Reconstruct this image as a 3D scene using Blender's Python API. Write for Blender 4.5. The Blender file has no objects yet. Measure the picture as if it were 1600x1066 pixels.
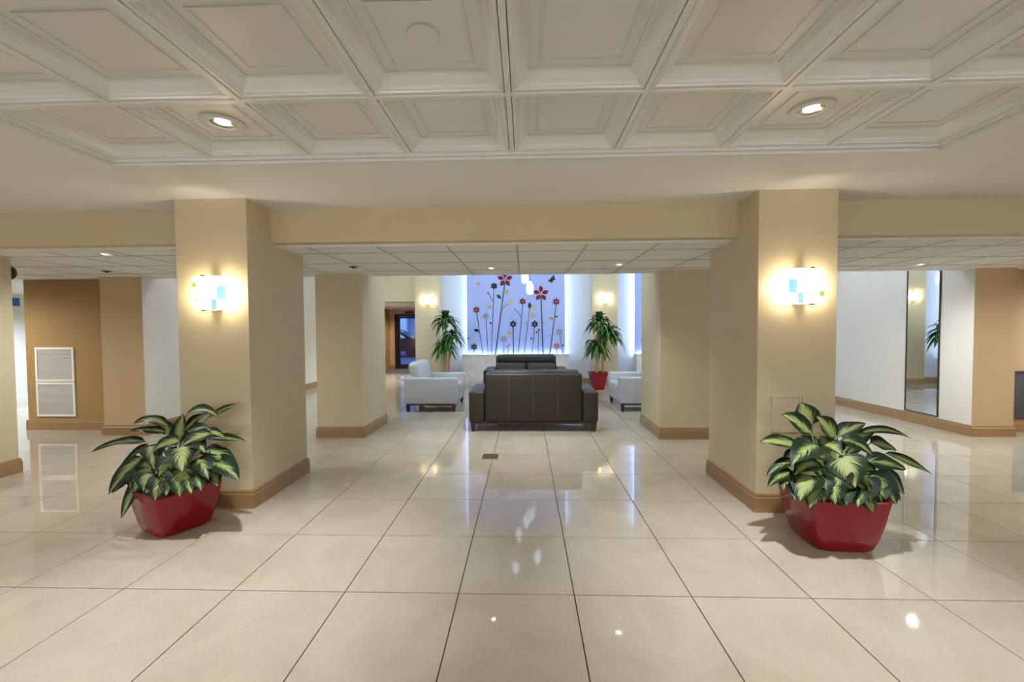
import bpy, bmesh, math, random
from mathutils import Vector, Matrix
random.seed(7)
PI = math.pi
scene = bpy.context.scene
C = scene.collection

# ------------------------------------------------------------------ camera
F, YAW, PIT, ROL, CH = 655.28, .03184, .02979, -.00614, 1.4016
cw = Vector((-math.sin(YAW)*math.cos(PIT), math.cos(YAW)*math.cos(PIT), -math.sin(PIT)))
r0 = Vector((math.cos(YAW), math.sin(YAW), 0)); u0 = r0.cross(cw)
cr = r0*math.cos(ROL) + u0*math.sin(ROL); cu = u0*math.cos(ROL) - r0*math.sin(ROL)
cam = bpy.data.cameras.new('camera'); cam.sensor_width = 36; cam.lens = F/1600*36
cam.clip_start = .05; cam.clip_end = 200
co = bpy.data.objects.new('camera', cam); C.objects.link(co)
m = Matrix.Identity(4)
for i in range(3):
    m[i][0] = cr[i]; m[i][1] = cu[i]; m[i][2] = -cw[i]
m[2][3] = CH
co.matrix_world = m
scene.camera = co
def project(p):
    d = Vector(p) - Vector((0, 0, CH)); z = d.dot(cw)
    return (800 + F*d.dot(cr)/z, 533 - F*d.dot(cu)/z, z)
def at_y(x, y, Y):
    d = cr*((x-800)/F) - cu*((y-533)/F) + cw
    return d*(Y/d.y) + Vector((0, 0, CH))

# ------------------------------------------------------------------ world, exposure
w = bpy.data.worlds.new('dusk'); scene.world = w; w.use_nodes = True
bg = w.node_tree.nodes['Background']
bg.inputs[0].default_value = (.20, .36, .80, 1); bg.inputs[1].default_value = 1.0
vs = scene.view_settings
vs.view_transform = 'Standard'; vs.look = 'None'; vs.exposure = .90; vs.gamma = 1; vs.use_curve_mapping = False
scene.cycles.use_denoising = True
scene.cycles.max_bounces = 7; scene.cycles.diffuse_bounces = 4; scene.cycles.glossy_bounces = 4
scene.cycles.transmission_bounces = 6; scene.cycles.sample_clamp_indirect = 6
WARM = (1, .86, .66); SOFT = (.97, .98, 1); COOL = (.66, .82, 1)
def lamp(name, kind, loc, power, col, parent=None, size=.05, spot=120, blend=.7, rot=None):
    l = bpy.data.lights.new(name, kind); l.energy = power; l.color = col
    if kind == 'SPOT': l.spot_size = math.radians(spot); l.spot_blend = blend; l.shadow_soft_size = size
    elif kind == 'POINT': l.shadow_soft_size = size
    elif kind == 'AREA': l.shape = 'DISK'; l.size = size
    o = bpy.data.objects.new(name, l); C.objects.link(o); o.location = loc
    if rot: o.rotation_euler = rot
    if parent: o.parent = parent
    return o

# ------------------------------------------------------------------ materials
def srgb(r, g, b):
    f = lambda c: (c/255/12.92) if c/255 <= .04045 else ((c/255+.055)/1.055)**2.4
    return (f(r), f(g), f(b), 1)
MATS = {}
def mat(name, col, rough=.6, spec=.5, metal=0, var=0, scale=8, bump=0, bscale=60, emit=None, estr=0, trans=0, coat=0, objvar=0):
    mt = bpy.data.materials.new(name); mt.use_nodes = True; nt = mt.node_tree; N = nt.nodes; L = nt.links
    b = N['Principled BSDF']
    b.inputs['Base Color'].default_value = col; b.inputs['Roughness'].default_value = rough
    b.inputs['Specular IOR Level'].default_value = spec; b.inputs['Metallic'].default_value = metal
    b.inputs['Transmission Weight'].default_value = trans; b.inputs['Coat Weight'].default_value = coat
    if coat: b.inputs['Coat Roughness'].default_value = .06
    if emit: b.inputs['Emission Color'].default_value = emit; b.inputs['Emission Strength'].default_value = estr
    tc = N.new('ShaderNodeTexCoord')
    if var or objvar:
        nz = N.new('ShaderNodeTexNoise'); nz.inputs['Scale'].default_value = scale; nz.inputs['Detail'].default_value = 6
        L.new(tc.outputs['Object'], nz.inputs['Vector'])
        mx = N.new('ShaderNodeMix'); mx.data_type = 'RGBA'
        mx.inputs['A'].default_value = tuple(c*(1-var) for c in col[:3])+(1,)
        mx.inputs['B'].default_value = tuple(min(1, c*(1+var)) for c in col[:3])+(1,)
        L.new(nz.outputs['Fac'], mx.inputs['Factor']); src = mx.outputs['Result']
        if objvar:
            oi = N.new('ShaderNodeObjectInfo'); mr = N.new('ShaderNodeMapRange')
            mr.inputs['To Min'].default_value = 1-objvar; mr.inputs['To Max'].default_value = 1+objvar
            L.new(oi.outputs['Random'], mr.inputs['Value'])
            hs = N.new('ShaderNodeHueSaturation'); L.new(mr.outputs['Result'], hs.inputs['Value']); L.new(src, hs.inputs['Color']); src = hs.outputs['Color']
        L.new(src, b.inputs['Base Color'])
    if bump:
        nb = N.new('ShaderNodeTexNoise'); nb.inputs['Scale'].default_value = bscale; nb.inputs['Detail'].default_value = 4
        L.new(tc.outputs['Object'], nb.inputs['Vector'])
        bp = N.new('ShaderNodeBump'); bp.inputs['Strength'].default_value = bump; bp.inputs['Distance'].default_value = .004
        L.new(nb.outputs['Fac'], bp.inputs['Height']); L.new(bp.outputs['Normal'], b.inputs['Normal'])
    MATS[name] = mt
    return mt
mat('pillar_paint', srgb(201, 187, 154), .55, .3, var=.03, bump=.05)
mat('beam_paint', srgb(200, 185, 151), .6, .3, var=.03, bump=.05)
mat('wall_white', srgb(226, 220, 208), .6, .3, var=.02, bump=.05)
mat('wall_cool', srgb(222, 226, 232), .55, .3, var=.02, bump=.05)
mat('wall_tan', srgb(192, 166, 128), .6, .3, var=.03, bump=.05)
mat('wall_brown', srgb(158, 126, 80), .6, .3, var=.04, bump=.05)
mat('ceiling_paint', srgb(228, 226, 222), .5, .3, var=.01)
mat('coffer_gloss', srgb(228, 226, 222), .26, .5, var=.01)
mat('grid_white', srgb(222, 220, 214), .4)
mat('acoustic', srgb(230, 228, 224), .85, .2, var=.05, scale=160, bump=.25, bscale=300, objvar=.012)
mat('grid_dark', srgb(176, 172, 166), .5)
mat('trim_wood', srgb(152, 120, 82), .35, .5, var=.10, scale=5)
mat('grout', srgb(66, 52, 38), .8)
mat('marble', srgb(226, 222, 214), .15, .5, var=.06, scale=4)
mat('red_gloss', srgb(128, 6, 20), .2, .4, coat=.15)
mat('soil', srgb(48, 36, 26), .95, bump=.6, bscale=40)
mat('pebbles', srgb(150, 146, 138), .8, bump=.6, bscale=60, var=.3, scale=50)
mat('leather_brown', srgb(46, 39, 34), .42, .35, var=.08, scale=20, bump=.12, bscale=220)
mat('leather_white', srgb(180, 182, 185), .42, .5, var=.03, scale=12, bump=.08, bscale=220)
mat('stitch', srgb(96, 84, 72), .6)
mat('stitch_pale', srgb(176, 176, 176), .6)
mat('mahogany', srgb(52, 22, 16), .3, .5, var=.15, scale=12)
mat('metal_dark', srgb(40, 36, 34), .4, metal=.6)
mat('chrome', srgb(210, 210, 210), .15, metal=1)
mat('brass', srgb(128, 110, 72), .35, metal=.7)
mat('vent_white', srgb(228, 224, 214), .4)
mat('vent_slat', srgb(190, 182, 172), .45)
mat('duct_shade', srgb(60, 54, 50), .8)  # flat dark colour standing for the shade inside the duct
mat('vent_dark', srgb(80, 76, 82), .4, metal=.3)
mat('mirror', (.92, .93, .94, 1), .01, metal=1)
mat('frame_brown', srgb(60, 40, 28), .5, var=.2, scale=30)
mat('cane', srgb(176, 132, 88), .8, var=.2, scale=30, bump=.3)
mat('stem_green', srgb(120, 146, 84), .5)
mat('mural_blue', srgb(170, 188, 244), .4, .4, var=.03, scale=2)
mat('mos_red', srgb(116, 6, 26), .6, .25, var=.2, scale=40)
mat('mos_dark', srgb(42, 14, 30), .6, .25, var=.2, scale=40)
mat('mos_grey', srgb(150, 140, 160), .6, .25, var=.1, scale=40)
mat('mos_coral', srgb(178, 84, 84), .6, .25, var=.15, scale=40)
mat('mos_gold', srgb(206, 168, 66), .6, .25, var=.15, scale=40)
mat('mos_olive', srgb(50, 56, 52), .6, .25, var=.2, scale=40)
mat('mos_stem', srgb(66, 70, 88), .35, .5, var=.25, scale=60)
mat('door_black', srgb(18, 17, 18), .35)
mat('mat_grey', srgb(84, 82, 84), .95, bump=.5, bscale=200)
mat('asphalt', srgb(96, 110, 138), .6, var=.2, scale=6)
mat('facade', srgb(150, 166, 196), .8, var=.06)
mat('car_paint', srgb(24, 28, 38), .2, coat=.5)
mat('sign_blue', srgb(62, 104, 178), .4)
mat('dome_brown', srgb(44, 26, 18), .25)
mat('bark_dark', srgb(70, 60, 48), .8)
mat('shade_blue', srgb(120, 200, 230), .2, emit=(.40, .74, .84, 1), estr=.40)
mat('shade_green', srgb(170, 200, 60), .2, emit=(.50, .66, .16, 1), estr=.42)
mat('shade_line', srgb(200, 196, 150), .3)
mat('shade_glow', srgb(250, 246, 226), .25, emit=(1, .93, .68, 1), estr=.62)
mat('bulb_warm', (1, 1, 1, 1), .4, emit=(1, .85, .6, 1), estr=14)
mat('bulb_white', (1, 1, 1, 1), .4, emit=(1, .97, .9, 1), estr=5)
mat('pendant_glow', srgb(235, 245, 252), .15, emit=(.52, .78, 1, 1), estr=.50)
mat('led', (1, 1, 1, 1), .4, emit=(.45, .66, 1, 1), estr=15)
mat('fill_glow', (1, 1, 1, 1), .3, emit=(.9, .95, 1, 1), estr=6)  # for the added globes behind the camera
mat('pane_glow', srgb(120, 150, 190), .3, emit=(.35, .55, .9, 1), estr=.35)  # faint blue glow put into building and car panes, no lamp behind
g = mat('door_glass', (.85, .92, 1, 1), .0, .5, trans=1); 
def floor_tile_mat():
    mt = mat('tile', srgb(206, 192, 166), .025, .6); nt = mt.node_tree; N = nt.nodes; L = nt.links; b = N['Principled BSDF']
    tc = N.new('ShaderNodeTexCoord'); oi = N.new('ShaderNodeObjectInfo')
    geo = N.new('ShaderNodeNewGeometry')
    n1 = N.new('ShaderNodeTexNoise'); n1.inputs['Scale'].default_value = 2.2; n1.inputs['Detail'].default_value = 9; n1.inputs['Roughness'].default_value = .62; n1.inputs['Distortion'].default_value = .8
    L.new(geo.outputs['Position'], n1.inputs['Vector'])
    n2 = N.new('ShaderNodeTexNoise'); n2.inputs['Scale'].default_value = 55; n2.inputs['Detail'].default_value = 4; L.new(geo.outputs['Position'], n2.inputs['Vector'])
    cr_ = N.new('ShaderNodeValToRGB'); e = cr_.color_ramp.elements
    e[0].position = .3; e[0].color = srgb(178, 167, 148); e[1].position = .75; e[1].color = srgb(194, 184, 166)
    L.new(n1.outputs['Fac'], cr_.inputs['Fac'])
    mx = N.new('ShaderNodeMix'); mx.data_type = 'RGBA'; mx.blend_type = 'MULTIPLY'; mx.inputs['Factor'].default_value = .16
    L.new(cr_.outputs['Color'], mx.inputs['A']); L.new(n2.outputs['Fac'], mx.inputs['B'])
    hs = N.new('ShaderNodeHueSaturation'); mr = N.new('ShaderNodeMapRange'); mr.inputs['To Min'].default_value = .975; mr.inputs['To Max'].default_value = 1.025
    L.new(oi.outputs['Random'], mr.inputs['Value']); L.new(mr.outputs['Result'], hs.inputs['Value']); L.new(mx.outputs['Result'], hs.inputs['Color'])
    L.new(hs.outputs['Color'], b.inputs['Base Color'])
floor_tile_mat()
def marble_veins():
    mt = MATS['marble']; nt = mt.node_tree; N = nt.nodes; L = nt.links; b = N['Principled BSDF']
    tc = N.new('ShaderNodeTexCoord'); wv = N.new('ShaderNodeTexNoise'); wv.inputs['Scale'].default_value = 2.5; wv.inputs['Detail'].default_value = 10; wv.inputs['Distortion'].default_value = 2.5
    L.new(tc.outputs['Object'], wv.inputs['Vector'])
    rp = N.new('ShaderNodeValToRGB'); e = rp.color_ramp.elements
    e[0].position = .40; e[0].color = srgb(228, 224, 216); e[1].position = .6; e[1].color = srgb(226, 222, 214)
    q = rp.color_ramp.elements.new(.5); q.color = srgb(214, 208, 199)
    L.new(wv.outputs['Fac'], rp.inputs['Fac']); L.new(rp.outputs['Color'], b.inputs['Base Color'])
marble_veins()
def leaf_mat(name, dark, light, mid, edge=.62, strength=.55):
    mt = bpy.data.materials.new(name); mt.use_nodes = True; nt = mt.node_tree; N = nt.nodes; L = nt.links; b = N['Principled BSDF']
    b.inputs['Roughness'].default_value = .5; b.inputs['Specular IOR Level'].default_value = .2
    uv = N.new('ShaderNodeUVMap'); sep = N.new('ShaderNodeSeparateXYZ'); L.new(uv.outputs['UV'], sep.inputs[0])
    # distance from the midrib (0..1), broken by herringbone noise
    a = N.new('ShaderNodeMath'); a.operation = 'SUBTRACT'; a.inputs[1].default_value = .5; L.new(sep.outputs['X'], a.inputs[0])
    ab = N.new('ShaderNodeMath'); ab.operation = 'ABSOLUTE'; L.new(a.outputs[0], ab.inputs[0])
    sk = N.new('ShaderNodeMath'); sk.operation = 'MULTIPLY_ADD'; sk.inputs[1].default_value = -1.1; L.new(ab.outputs[0], sk.inputs[0]); L.new(sep.outputs['Y'], sk.inputs[2])
    cb = N.new('ShaderNodeCombineXYZ'); L.new(a.outputs[0], cb.inputs[0]); L.new(sk.outputs[0], cb.inputs[1])
    mp = N.new('ShaderNodeMapping'); mp.inputs['Scale'].default_value = (1.6, 22, 1); L.new(cb.outputs[0], mp.inputs['Vector'])
    oi = N.new('ShaderNodeObjectInfo'); ad = N.new('ShaderNodeVectorMath'); ad.operation = 'ADD'
    sc = N.new('ShaderNodeVectorMath'); sc.operation = 'SCALE'; sc.inputs['Scale'].default_value = 30; 
    L.new(oi.outputs['Random'], sc.inputs[0]); L.new(mp.outputs[0], ad.inputs[0]); L.new(sc.outputs[0], ad.inputs[1])
    nz = N.new('ShaderNodeTexNoise'); nz.inputs['Scale'].default_value = 1.0; nz.inputs['Detail'].default_value = 5; nz.inputs['Roughness'].default_value = .65
    L.new(ad.outputs[0], nz.inputs['Vector'])
    s2 = N.new('ShaderNodeMath'); s2.operation = 'MULTIPLY_ADD'; s2.inputs[1].default_value = 2.0; L.new(ab.outputs[0], s2.inputs[0])
    nm = N.new('ShaderNodeMath'); nm.operation = 'MULTIPLY_ADD'; nm.inputs[1].default_value = strength*2; nm.inputs[2].default_value = -strength
    L.new(nz.outputs['Fac'], nm.inputs[0]); L.new(nm.outputs[0], s2.inputs[2])
    # per-leaf shift
    sh = N.new('ShaderNodeMath'); sh.operation = 'MULTIPLY_ADD'; sh.inputs[1].default_value = .34; sh.inputs[2].default_value = -.17; L.new(oi.outputs['Random'], sh.inputs[0])
    s3 = N.new('ShaderNodeMath'); s3.operation = 'ADD'; L.new(s2.outputs[0], s3.inputs[0]); L.new(sh.outputs[0], s3.inputs[1])
    rp = N.new('ShaderNodeValToRGB'); e = rp.color_ramp.elements
    e[0].position = .0; e[0].color = light; e[1].position = edge+.03; e[1].color = dark
    q = rp.color_ramp.elements.new(edge-.05); q.color = mid
    q = rp.color_ramp.elements.new(.06); q.color = light
    L.new(s3.outputs[0], rp.inputs['Fac']); L.new(rp.outputs['Color'], b.inputs['Base Color'])
    MATS[name] = mt
leaf_mat('leaf_variegated', srgb(17, 36, 17), srgb(140, 148, 92), srgb(94, 116, 60), edge=.36, strength=1.15)
leaf_mat('leaf_dracaena', srgb(20, 56, 28), srgb(100, 130, 50), srgb(48, 92, 38), edge=.55, strength=.25)

# ------------------------------------------------------------------ mesh helpers
def mesh_obj(name, bm, material, parent=None, loc=(0, 0, 0), smooth=None):
    me = bpy.data.meshes.new(name); bm.normal_update(); bm.to_mesh(me); bm.free()
    if smooth is not None:
        for p in me.polygons: p.use_smooth = True
        me.set_sharp_from_angle(angle=math.radians(smooth))
    if material: me.materials.append(MATS[material])
    o = bpy.data.objects.new(name, me); C.objects.link(o); o.location = loc
    if parent: o.parent = parent
    return o
def share(name, me, parent, loc, rot=(0, 0, 0)):
    o = bpy.data.objects.new(name, me); C.objects.link(o); o.location = loc; o.rotation_euler = rot
    if parent: o.parent = parent
    return o
def box(bm, x0, x1, y0, y1, z0, z1):
    v = [bm.verts.new(p) for p in ((x0, y0, z0), (x1, y0, z0), (x1, y1, z0), (x0, y1, z0), (x0, y0, z1), (x1, y0, z1), (x1, y1, z1), (x0, y1, z1))]
    for f in ((3, 2, 1, 0), (4, 5, 6, 7), (0, 1, 5, 4), (1, 2, 6, 5), (2, 3, 7, 6), (3, 0, 4, 7)): bm.faces.new([v[i] for i in f])
    return v
def boxbm(*a):
    bm = bmesh.new(); box(bm, *a); return bm
def rbox(x0, x1, y0, y1, z0, z1, r, seg=3):
    bm = boxbm(x0, x1, y0, y1, z0, z1)
    bmesh.ops.bevel(bm, geom=bm.edges[:], offset=r, segments=seg, profile=.5, affect='EDGES')
    return bm
def prism(bm, pts, axis, a0, a1):
    """extrude a 2-D outline along an axis ('x': pts are (y,z), 'y': (x,z), 'z': (x,y))"""
    mk = {'x': lambda p, a: (a, p[0], p[1]), 'y': lambda p, a: (p[0], a, p[1]), 'z': lambda p, a: (p[0], p[1], a)}[axis]
    A = [bm.verts.new(mk(p, a0)) for p in pts]; B = [bm.verts.new(mk(p, a1)) for p in pts]; n = len(pts)
    bm.faces.new(A); bm.faces.new(B[::-1])
    for i in range(n): bm.faces.new((A[i], B[i], B[(i+1) % n], A[(i+1) % n]))
    bmesh.ops.recalc_face_normals(bm, faces=bm.faces[:])
def lathe(bm, prof, seg=24, c=(0, 0, 0)):
    rings = []
    for r, z in prof:
        rings.append([bm.verts.new((c[0]+r*math.cos(2*PI*i/seg), c[1]+r*math.sin(2*PI*i/seg), c[2]+z)) for i in range(seg)])
    for a, b in zip(rings, rings[1:]):
        for i in range(seg): bm.faces.new((a[i], a[(i+1) % seg], b[(i+1) % seg], b[i]))
    if prof[0][0] > 1e-4: bm.faces.new(rings[0][::-1])
    if prof[-1][0] > 1e-4: bm.faces.new(rings[-1])
    bmesh.ops.remove_doubles(bm, verts=bm.verts[:], dist=1e-5); bmesh.ops.recalc_face_normals(bm, faces=bm.faces[:])
def tube(bm, pts, rad, seg=6):
    rings = []
    for k, p in enumerate(pts):
        p = Vector(p); d = (Vector(pts[min(k+1, len(pts)-1)]) - Vector(pts[max(k-1, 0)])).normalized()
        a = d.cross(Vector((0, 0, 1)) if abs(d.z) < .9 else Vector((1, 0, 0))).normalized(); b = d.cross(a)
        r = rad[k] if isinstance(rad, (list, tuple)) else rad
        rings.append([bm.verts.new(p + a*r*math.cos(2*PI*i/seg) + b*r*math.sin(2*PI*i/seg)) for i in range(seg)])
    for A, B in zip(rings, rings[1:]):
        for i in range(seg): bm.faces.new((A[i], A[(i+1) % seg], B[(i+1) % seg], B[i]))
    bm.faces.new(rings[0][::-1]); bm.faces.new(rings[-1])
def tag(o, label, cat=None, group=None, kind=None):
    o['label'] = label
    if cat: o['category'] = cat
    if group: o['group'] = group
    if kind: o['kind'] = kind
    return o
def thing(name, label, cat, loc=(0, 0, 0), rz=0, group=None):
    o = bpy.data.objects.new(name, None); C.objects.link(o); o.location = loc; o.rotation_euler = (0, 0, rz)
    o.empty_display_size = .1
    return tag(o, label, cat, group)
def struct(name, bm, material, label):
    o = mesh_obj(name, bm, material); o['kind'] = 'structure'; o['label'] = label
    return o

# ------------------------------------------------------------------ key dimensions
SOF, GRID, LOW, HIGH = 2.42, 2.446, 2.12, 3.9       # soffit, coffer grid, low tiled ceiling, lobby ceiling
T = .61; FX, FY = -.36046, 2.1717                    # floor tile module and seam offsets
GX, GY = -.0715, 2.5103                              # ceiling module seams
XL, XR = -5.09, 5.62                                 # lobby side walls
EDGE = 5.60                                          # far edge of the low ceiling
BACK = 10.60
FRONT = -4.6                                         # wall behind the camera
XMIN, XMAX = -10.1, 9.0

# ------------------------------------------------------------------ floor
floor = struct('floor', boxbm(XMIN, XMAX, FRONT, 15.2, -.12, -.008), 'grout', 'polished cream tile floor with thin dark joints')
def tile_bm(cx, cy, bm=None):
    bm = bm or bmesh.new(); h = T/2-.0026; b = .0009
    lo = [bm.verts.new((cx+sx*h, cy+sy*h, -.008)) for sx, sy in ((-1, -1), (1, -1), (1, 1), (-1, 1))]
    md = [bm.verts.new((cx+sx*h, cy+sy*h, -b)) for sx, sy in ((-1, -1), (1, -1), (1, 1), (-1, 1))]
    tp = [bm.verts.new((cx+sx*(h-b), cy+sy*(h-b), 0)) for sx, sy in ((-1, -1), (1, -1), (1, 1), (-1, 1))]
    bm.faces.new(tp)
    for i in range(4):
        j = (i+1) % 4
        bm.faces.new((lo[i], lo[j], md[j], md[i])); bm.faces.new((md[i], md[j], tp[j], tp[i]))
    return bm
cells = []
i0, i1 = int((XMIN-FX)/T)-1, int((XMAX-FX)/T)+1
j0, j1 = int((FRONT-FY)/T)-1, int((15.2-FY)/T)+1
for i in range(i0, i1):
    for j in range(j0, j1):
        cx, cy = FX+(i+.5)*T, FY+(j+.5)*T
        area = 0
        if cy > .7:
            q = [project((cx+sx*T/2, cy+sy*T/2, 0)) for sx, sy in ((-1, -1), (1, -1), (1, 1), (-1, 1))]
            if all(p[2] > .2 for p in q) and max(p[0] for p in q) > 0 and min(p[0] for p in q) < 1600 and min(p[1] for p in q) < 1066:
                area = abs(sum(q[k][0]*q[(k+1) % 4][1]-q[(k+1) % 4][0]*q[k][1] for k in range(4)))/2
                if cy > 5.5 and (cx < XL or cx > XR) and not (cx < -7.2 and cx/cy < -1.16): area = 0
        cells.append((area, cx, cy))
cells.sort(reverse=True)
tb = tile_bm(0, 0); tme = bpy.data.meshes.new('floor_tile'); tb.to_mesh(tme); tb.free(); tme.materials.append(MATS['tile'])
far_tiles = bmesh.new()
for k, (a, cx, cy) in enumerate(cells):
    if k < 300 and a > 0: share('floor_tile', tme, floor, (cx, cy, 0))
    else: tile_bm(cx, cy, far_tiles)
o = mesh_obj('floor_tiles', far_tiles, 'tile', floor); o['kind'] = 'stuff'

# ------------------------------------------------------------------ coffered ceiling and its soffit
CX0, CX1, CY1, CY0 = GX-4*T, GX+4*T, GY, GY-9*T
bm = bmesh.new()
box(bm, XMIN, CX0-.02, FRONT, 3.62, SOF, SOF+.2); box(bm, CX1+.02, XMAX, FRONT, 3.62, SOF, SOF+.2)
box(bm, CX0-.02, CX1+.02, CY1+.02, 3.62, SOF, SOF+.2); box(bm, CX0-.02, CX1+.02, FRONT, CY0-.02, SOF, SOF+.2)
box(bm, CX0-.02, CX1+.02, CY0-.02, CY1+.02, SOF+.14, SOF+.2)
ceiling = struct('ceiling', bm, 'ceiling_paint', 'smooth off-white soffit framing the coffered ceiling panels')
bm = bmesh.new(); h = .032
for a in (0, 1):       # stepped edge moulding round the tray
    ex = .0 if a == 0 else .014; z0 = SOF-.008 if a == 0 else SOF+.010; z1 = GRID+.01
    wd = .022 if a == 0 else .03
    X0, X1, Y0, Y1 = CX0-.02+ex, CX1+.02-ex, CY0-.02+ex, CY1+.02-ex
    box(bm, X0, X1, Y1-wd+.02, Y1+.006, z0, z1); box(bm, X0, X1, Y0-.006, Y0+wd-.02, z0, z1)
    box(bm, X0-.006, X0+wd-.02, Y0, Y1, z0, z1); box(bm, X1-wd+.02, X1+.006, Y0, Y1, z0, z1)
mesh_obj('edge_moulding', bm, 'coffer_gloss', ceiling)
def coffer_mesh():
    bm = bmesh.new()
    prof = [(.2885, .012), (.2885, .0), (.272, .0), (.270, .006), (.262, .009), (.256, .020), (.240, .030), (.222, .050), (.214, .053), (.213, .060), (.172, .060), (.170, .0535), (.163, .0535), (.161, .060)]
    rings = []
    for r, z in prof: rings.append([bm.verts.new((sx*r, sy*r, z)) for sx, sy in ((-1, -1), (1, -1), (1, 1), (-1, 1))])
    for a, b in zip(rings, rings[1:]):
        for i in range(4): bm.faces.new((a[i], b[i], b[(i+1) % 4], a[(i+1) % 4]))
    bm.faces.new(rings[-1][::-1])
    me = bpy.data.meshes.new('ceiling_panel'); bm.normal_update(); bm.to_mesh(me); bm.free(); me.materials.append(MATS['coffer_gloss']); return me
cme = coffer_mesh()
for i in range(8):
    for j in range(9): share('ceiling_panel', cme, ceiling, (CX0+(i+.5)*T, CY1-(j+.5)*T, GRID))
def tee(L_, axis):
    bm = bmesh.new()
    pts = [(-.013, .012), (-.013, -.004), (-.009, -.006), (.009, -.006), (.013, -.004), (.013, .012)]
    prism(bm, pts, axis, -L_/2, L_/2); me = bpy.data.meshes.new('grid_bar'); bm.to_mesh(me); bm.free(); me.materials.append(MATS['coffer_gloss']); return me
ty, tx = tee(9*T, 'y'), tee(8*T, 'x')
for i in range(0, 9): share('grid_bar', ty, ceiling, (CX0+i*T, (CY0+CY1)/2, GRID))
for j in range(0, 10): share('grid_bar', tx, ceiling, ((CX0+CX1)/2, CY1-j*T, GRID))

# beam over the front row of pillars
PF = 3.20; PB = 4.02
struct('beam', boxbm(XMIN, XMAX, 3.50, 3.62, 2.138, SOF+.05), 'beam_paint', 'long tan dropped beam running between the front pillars')

# low tiled ceiling
low = struct('ceiling', boxbm(XMIN, XMAX, 3.62, EDGE-.001, LOW+.02, HIGH), 'ceiling_paint', 'low white acoustic tile ceiling behind the beam')
rows = [3.62] + [3.92+T*k for k in range(3)] + [EDGE]
pm = {}
def ac_panel(w_, d_):
    key = (round(w_, 3), round(d_, 3))
    if key not in pm:
        bm = bmesh.new(); a, b = w_/2-.011, d_/2-.011
        prof = [(a+.004, b+.004, .012), (a+.004, b+.004, .004), (a, b, 0)]
        rings = [[bm.verts.new((sx*p[0], sy*p[1], p[2])) for sx, sy in ((-1, -1), (1, -1), (1, 1), (-1, 1))] for p in prof]
        for A, B in zip(rings, rings[1:]):
            for i in range(4): bm.faces.new((A[i], B[i], B[(i+1) % 4], A[(i+1) % 4]))
        bm.faces.new(rings[-1][::-1]); bm.faces.new(rings[0])
        bmesh.ops.recalc_face_normals(bm, faces=bm.faces[:])
        me = bpy.data.meshes.new('acoustic_panel'); bm.to_mesh(me); bm.free(); me.materials.append(MATS['acoustic']); pm[key] = me
    return pm[key]
n0, n1 = int((XMIN-GX)/T)+1, int((XMAX-GX)/T)
for i in range(n0, n1):
    for a, b in zip(rows, rows[1:]):
        share('acoustic_panel', ac_panel(T, b-a), low, (GX+(i+.5)*T, (a+b)/2, LOW))
bm = bmesh.new()
for i in range(n0, n1+1): box(bm, GX+i*T-.009, GX+i*T+.009, 3.62, EDGE, LOW-.002, LOW+.012)
for y in rows[1:]: box(bm, XMIN, XMAX, y-.009, y+.009, LOW-.0032, LOW+.0125)
mesh_obj('ceiling_grid', bm, 'grid_dark', low)
bm = boxbm(XMIN, XMAX, EDGE-.03, EDGE, LOW-.004, LOW+.05); mesh_obj('edge_trim', bm, 'grid_white', low)
mesh_obj('edge_trim', boxbm(XMIN, XMAX, 3.606, 3.622, LOW-.002, 2.137), 'grid_white', low)
struct('ceiling', boxbm(XL-.3, XR+.3, EDGE, BACK+.3, HIGH, HIGH+.2), 'ceiling_paint', 'high white lobby ceiling above the seating area')

# ------------------------------------------------------------------ walls
BBH = .145
def bb_pts(t=.018, hgt=BBH): return [(0, 0), (t, 0), (t, hgt-.035), (t-.005, hgt-.03), (t-.005, hgt-.012), (t-.009, hgt-.004), (0, hgt)]
def bb_run(bm, p0, p1, n, t=.018, hgt=BBH):
    """baseboard from p0 to p1 on a wall whose outward normal is n"""
    p0, p1, n = Vector((*p0, 0)), Vector((*p1, 0)), Vector((*n, 0))
    d = (p1-p0).normalized(); pts = bb_pts(t, hgt)
    A = [bm.verts.new(p0 - d*0 + n*a + Vector((0, 0, z))) for a, z in pts]; B = [bm.verts.new(p1 + n*a + Vector((0, 0, z))) for a, z in pts]
    k = len(pts)
    for i in range(k): bm.faces.new((A[i], B[i], B[(i+1) % k], A[(i+1) % k]))
    bm.faces.new(A); bm.faces.new(B[::-1])
def bb_ring(bm, x0, x1, y0, y1, t=.018, hgt=BBH):
    pts = bb_pts(t, hgt)
    rings = [[bm.verts.new((x, y, z)) for x, y in ((x0-a, y0-a), (x1+a, y0-a), (x1+a, y1+a), (x0-a, y1+a))] for a, z in pts]
    for A, B in zip(rings, rings[1:]):
        for i in range(4): bm.faces.new((A[i], A[(i+1) % 4], B[(i+1) % 4], B[i]))
def pillar(x0, x1, y0, y1, top, label, material='pillar_paint'):
    s = struct('pillar', boxbm(x0, x1, y0, y1, 0, top), material, label)
    bm = bmesh.new(); bb_ring(bm, x0, x1, y0, y1); mesh_obj('baseboard', bm, 'trim_wood', s)
    return s
pl = pillar(-2.715, -2.15, PF, PB, SOF, 'square tan pillar behind the left potted plant')
pr_ = pillar(1.74, 2.315, PF, PB, SOF, 'square tan pillar behind the right potted plant')
pillar(-5.6, -5.045, PF, 3.98, SOF, 'tan pillar cut off by the left edge of the view')
pillar(6.05, 6.6, PF, 3.98, SOF, 'tan pillar of the front row beyond the right edge')
pillar(-2.70, -2.095, 5.33, 6.2, HIGH, 'square tan pillar in the second row left of the dark sofa')
pillar(1.69, 2.295, 5.30, 6.15, HIGH, 'square tan pillar in the second row right of the dark sofa')
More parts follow.
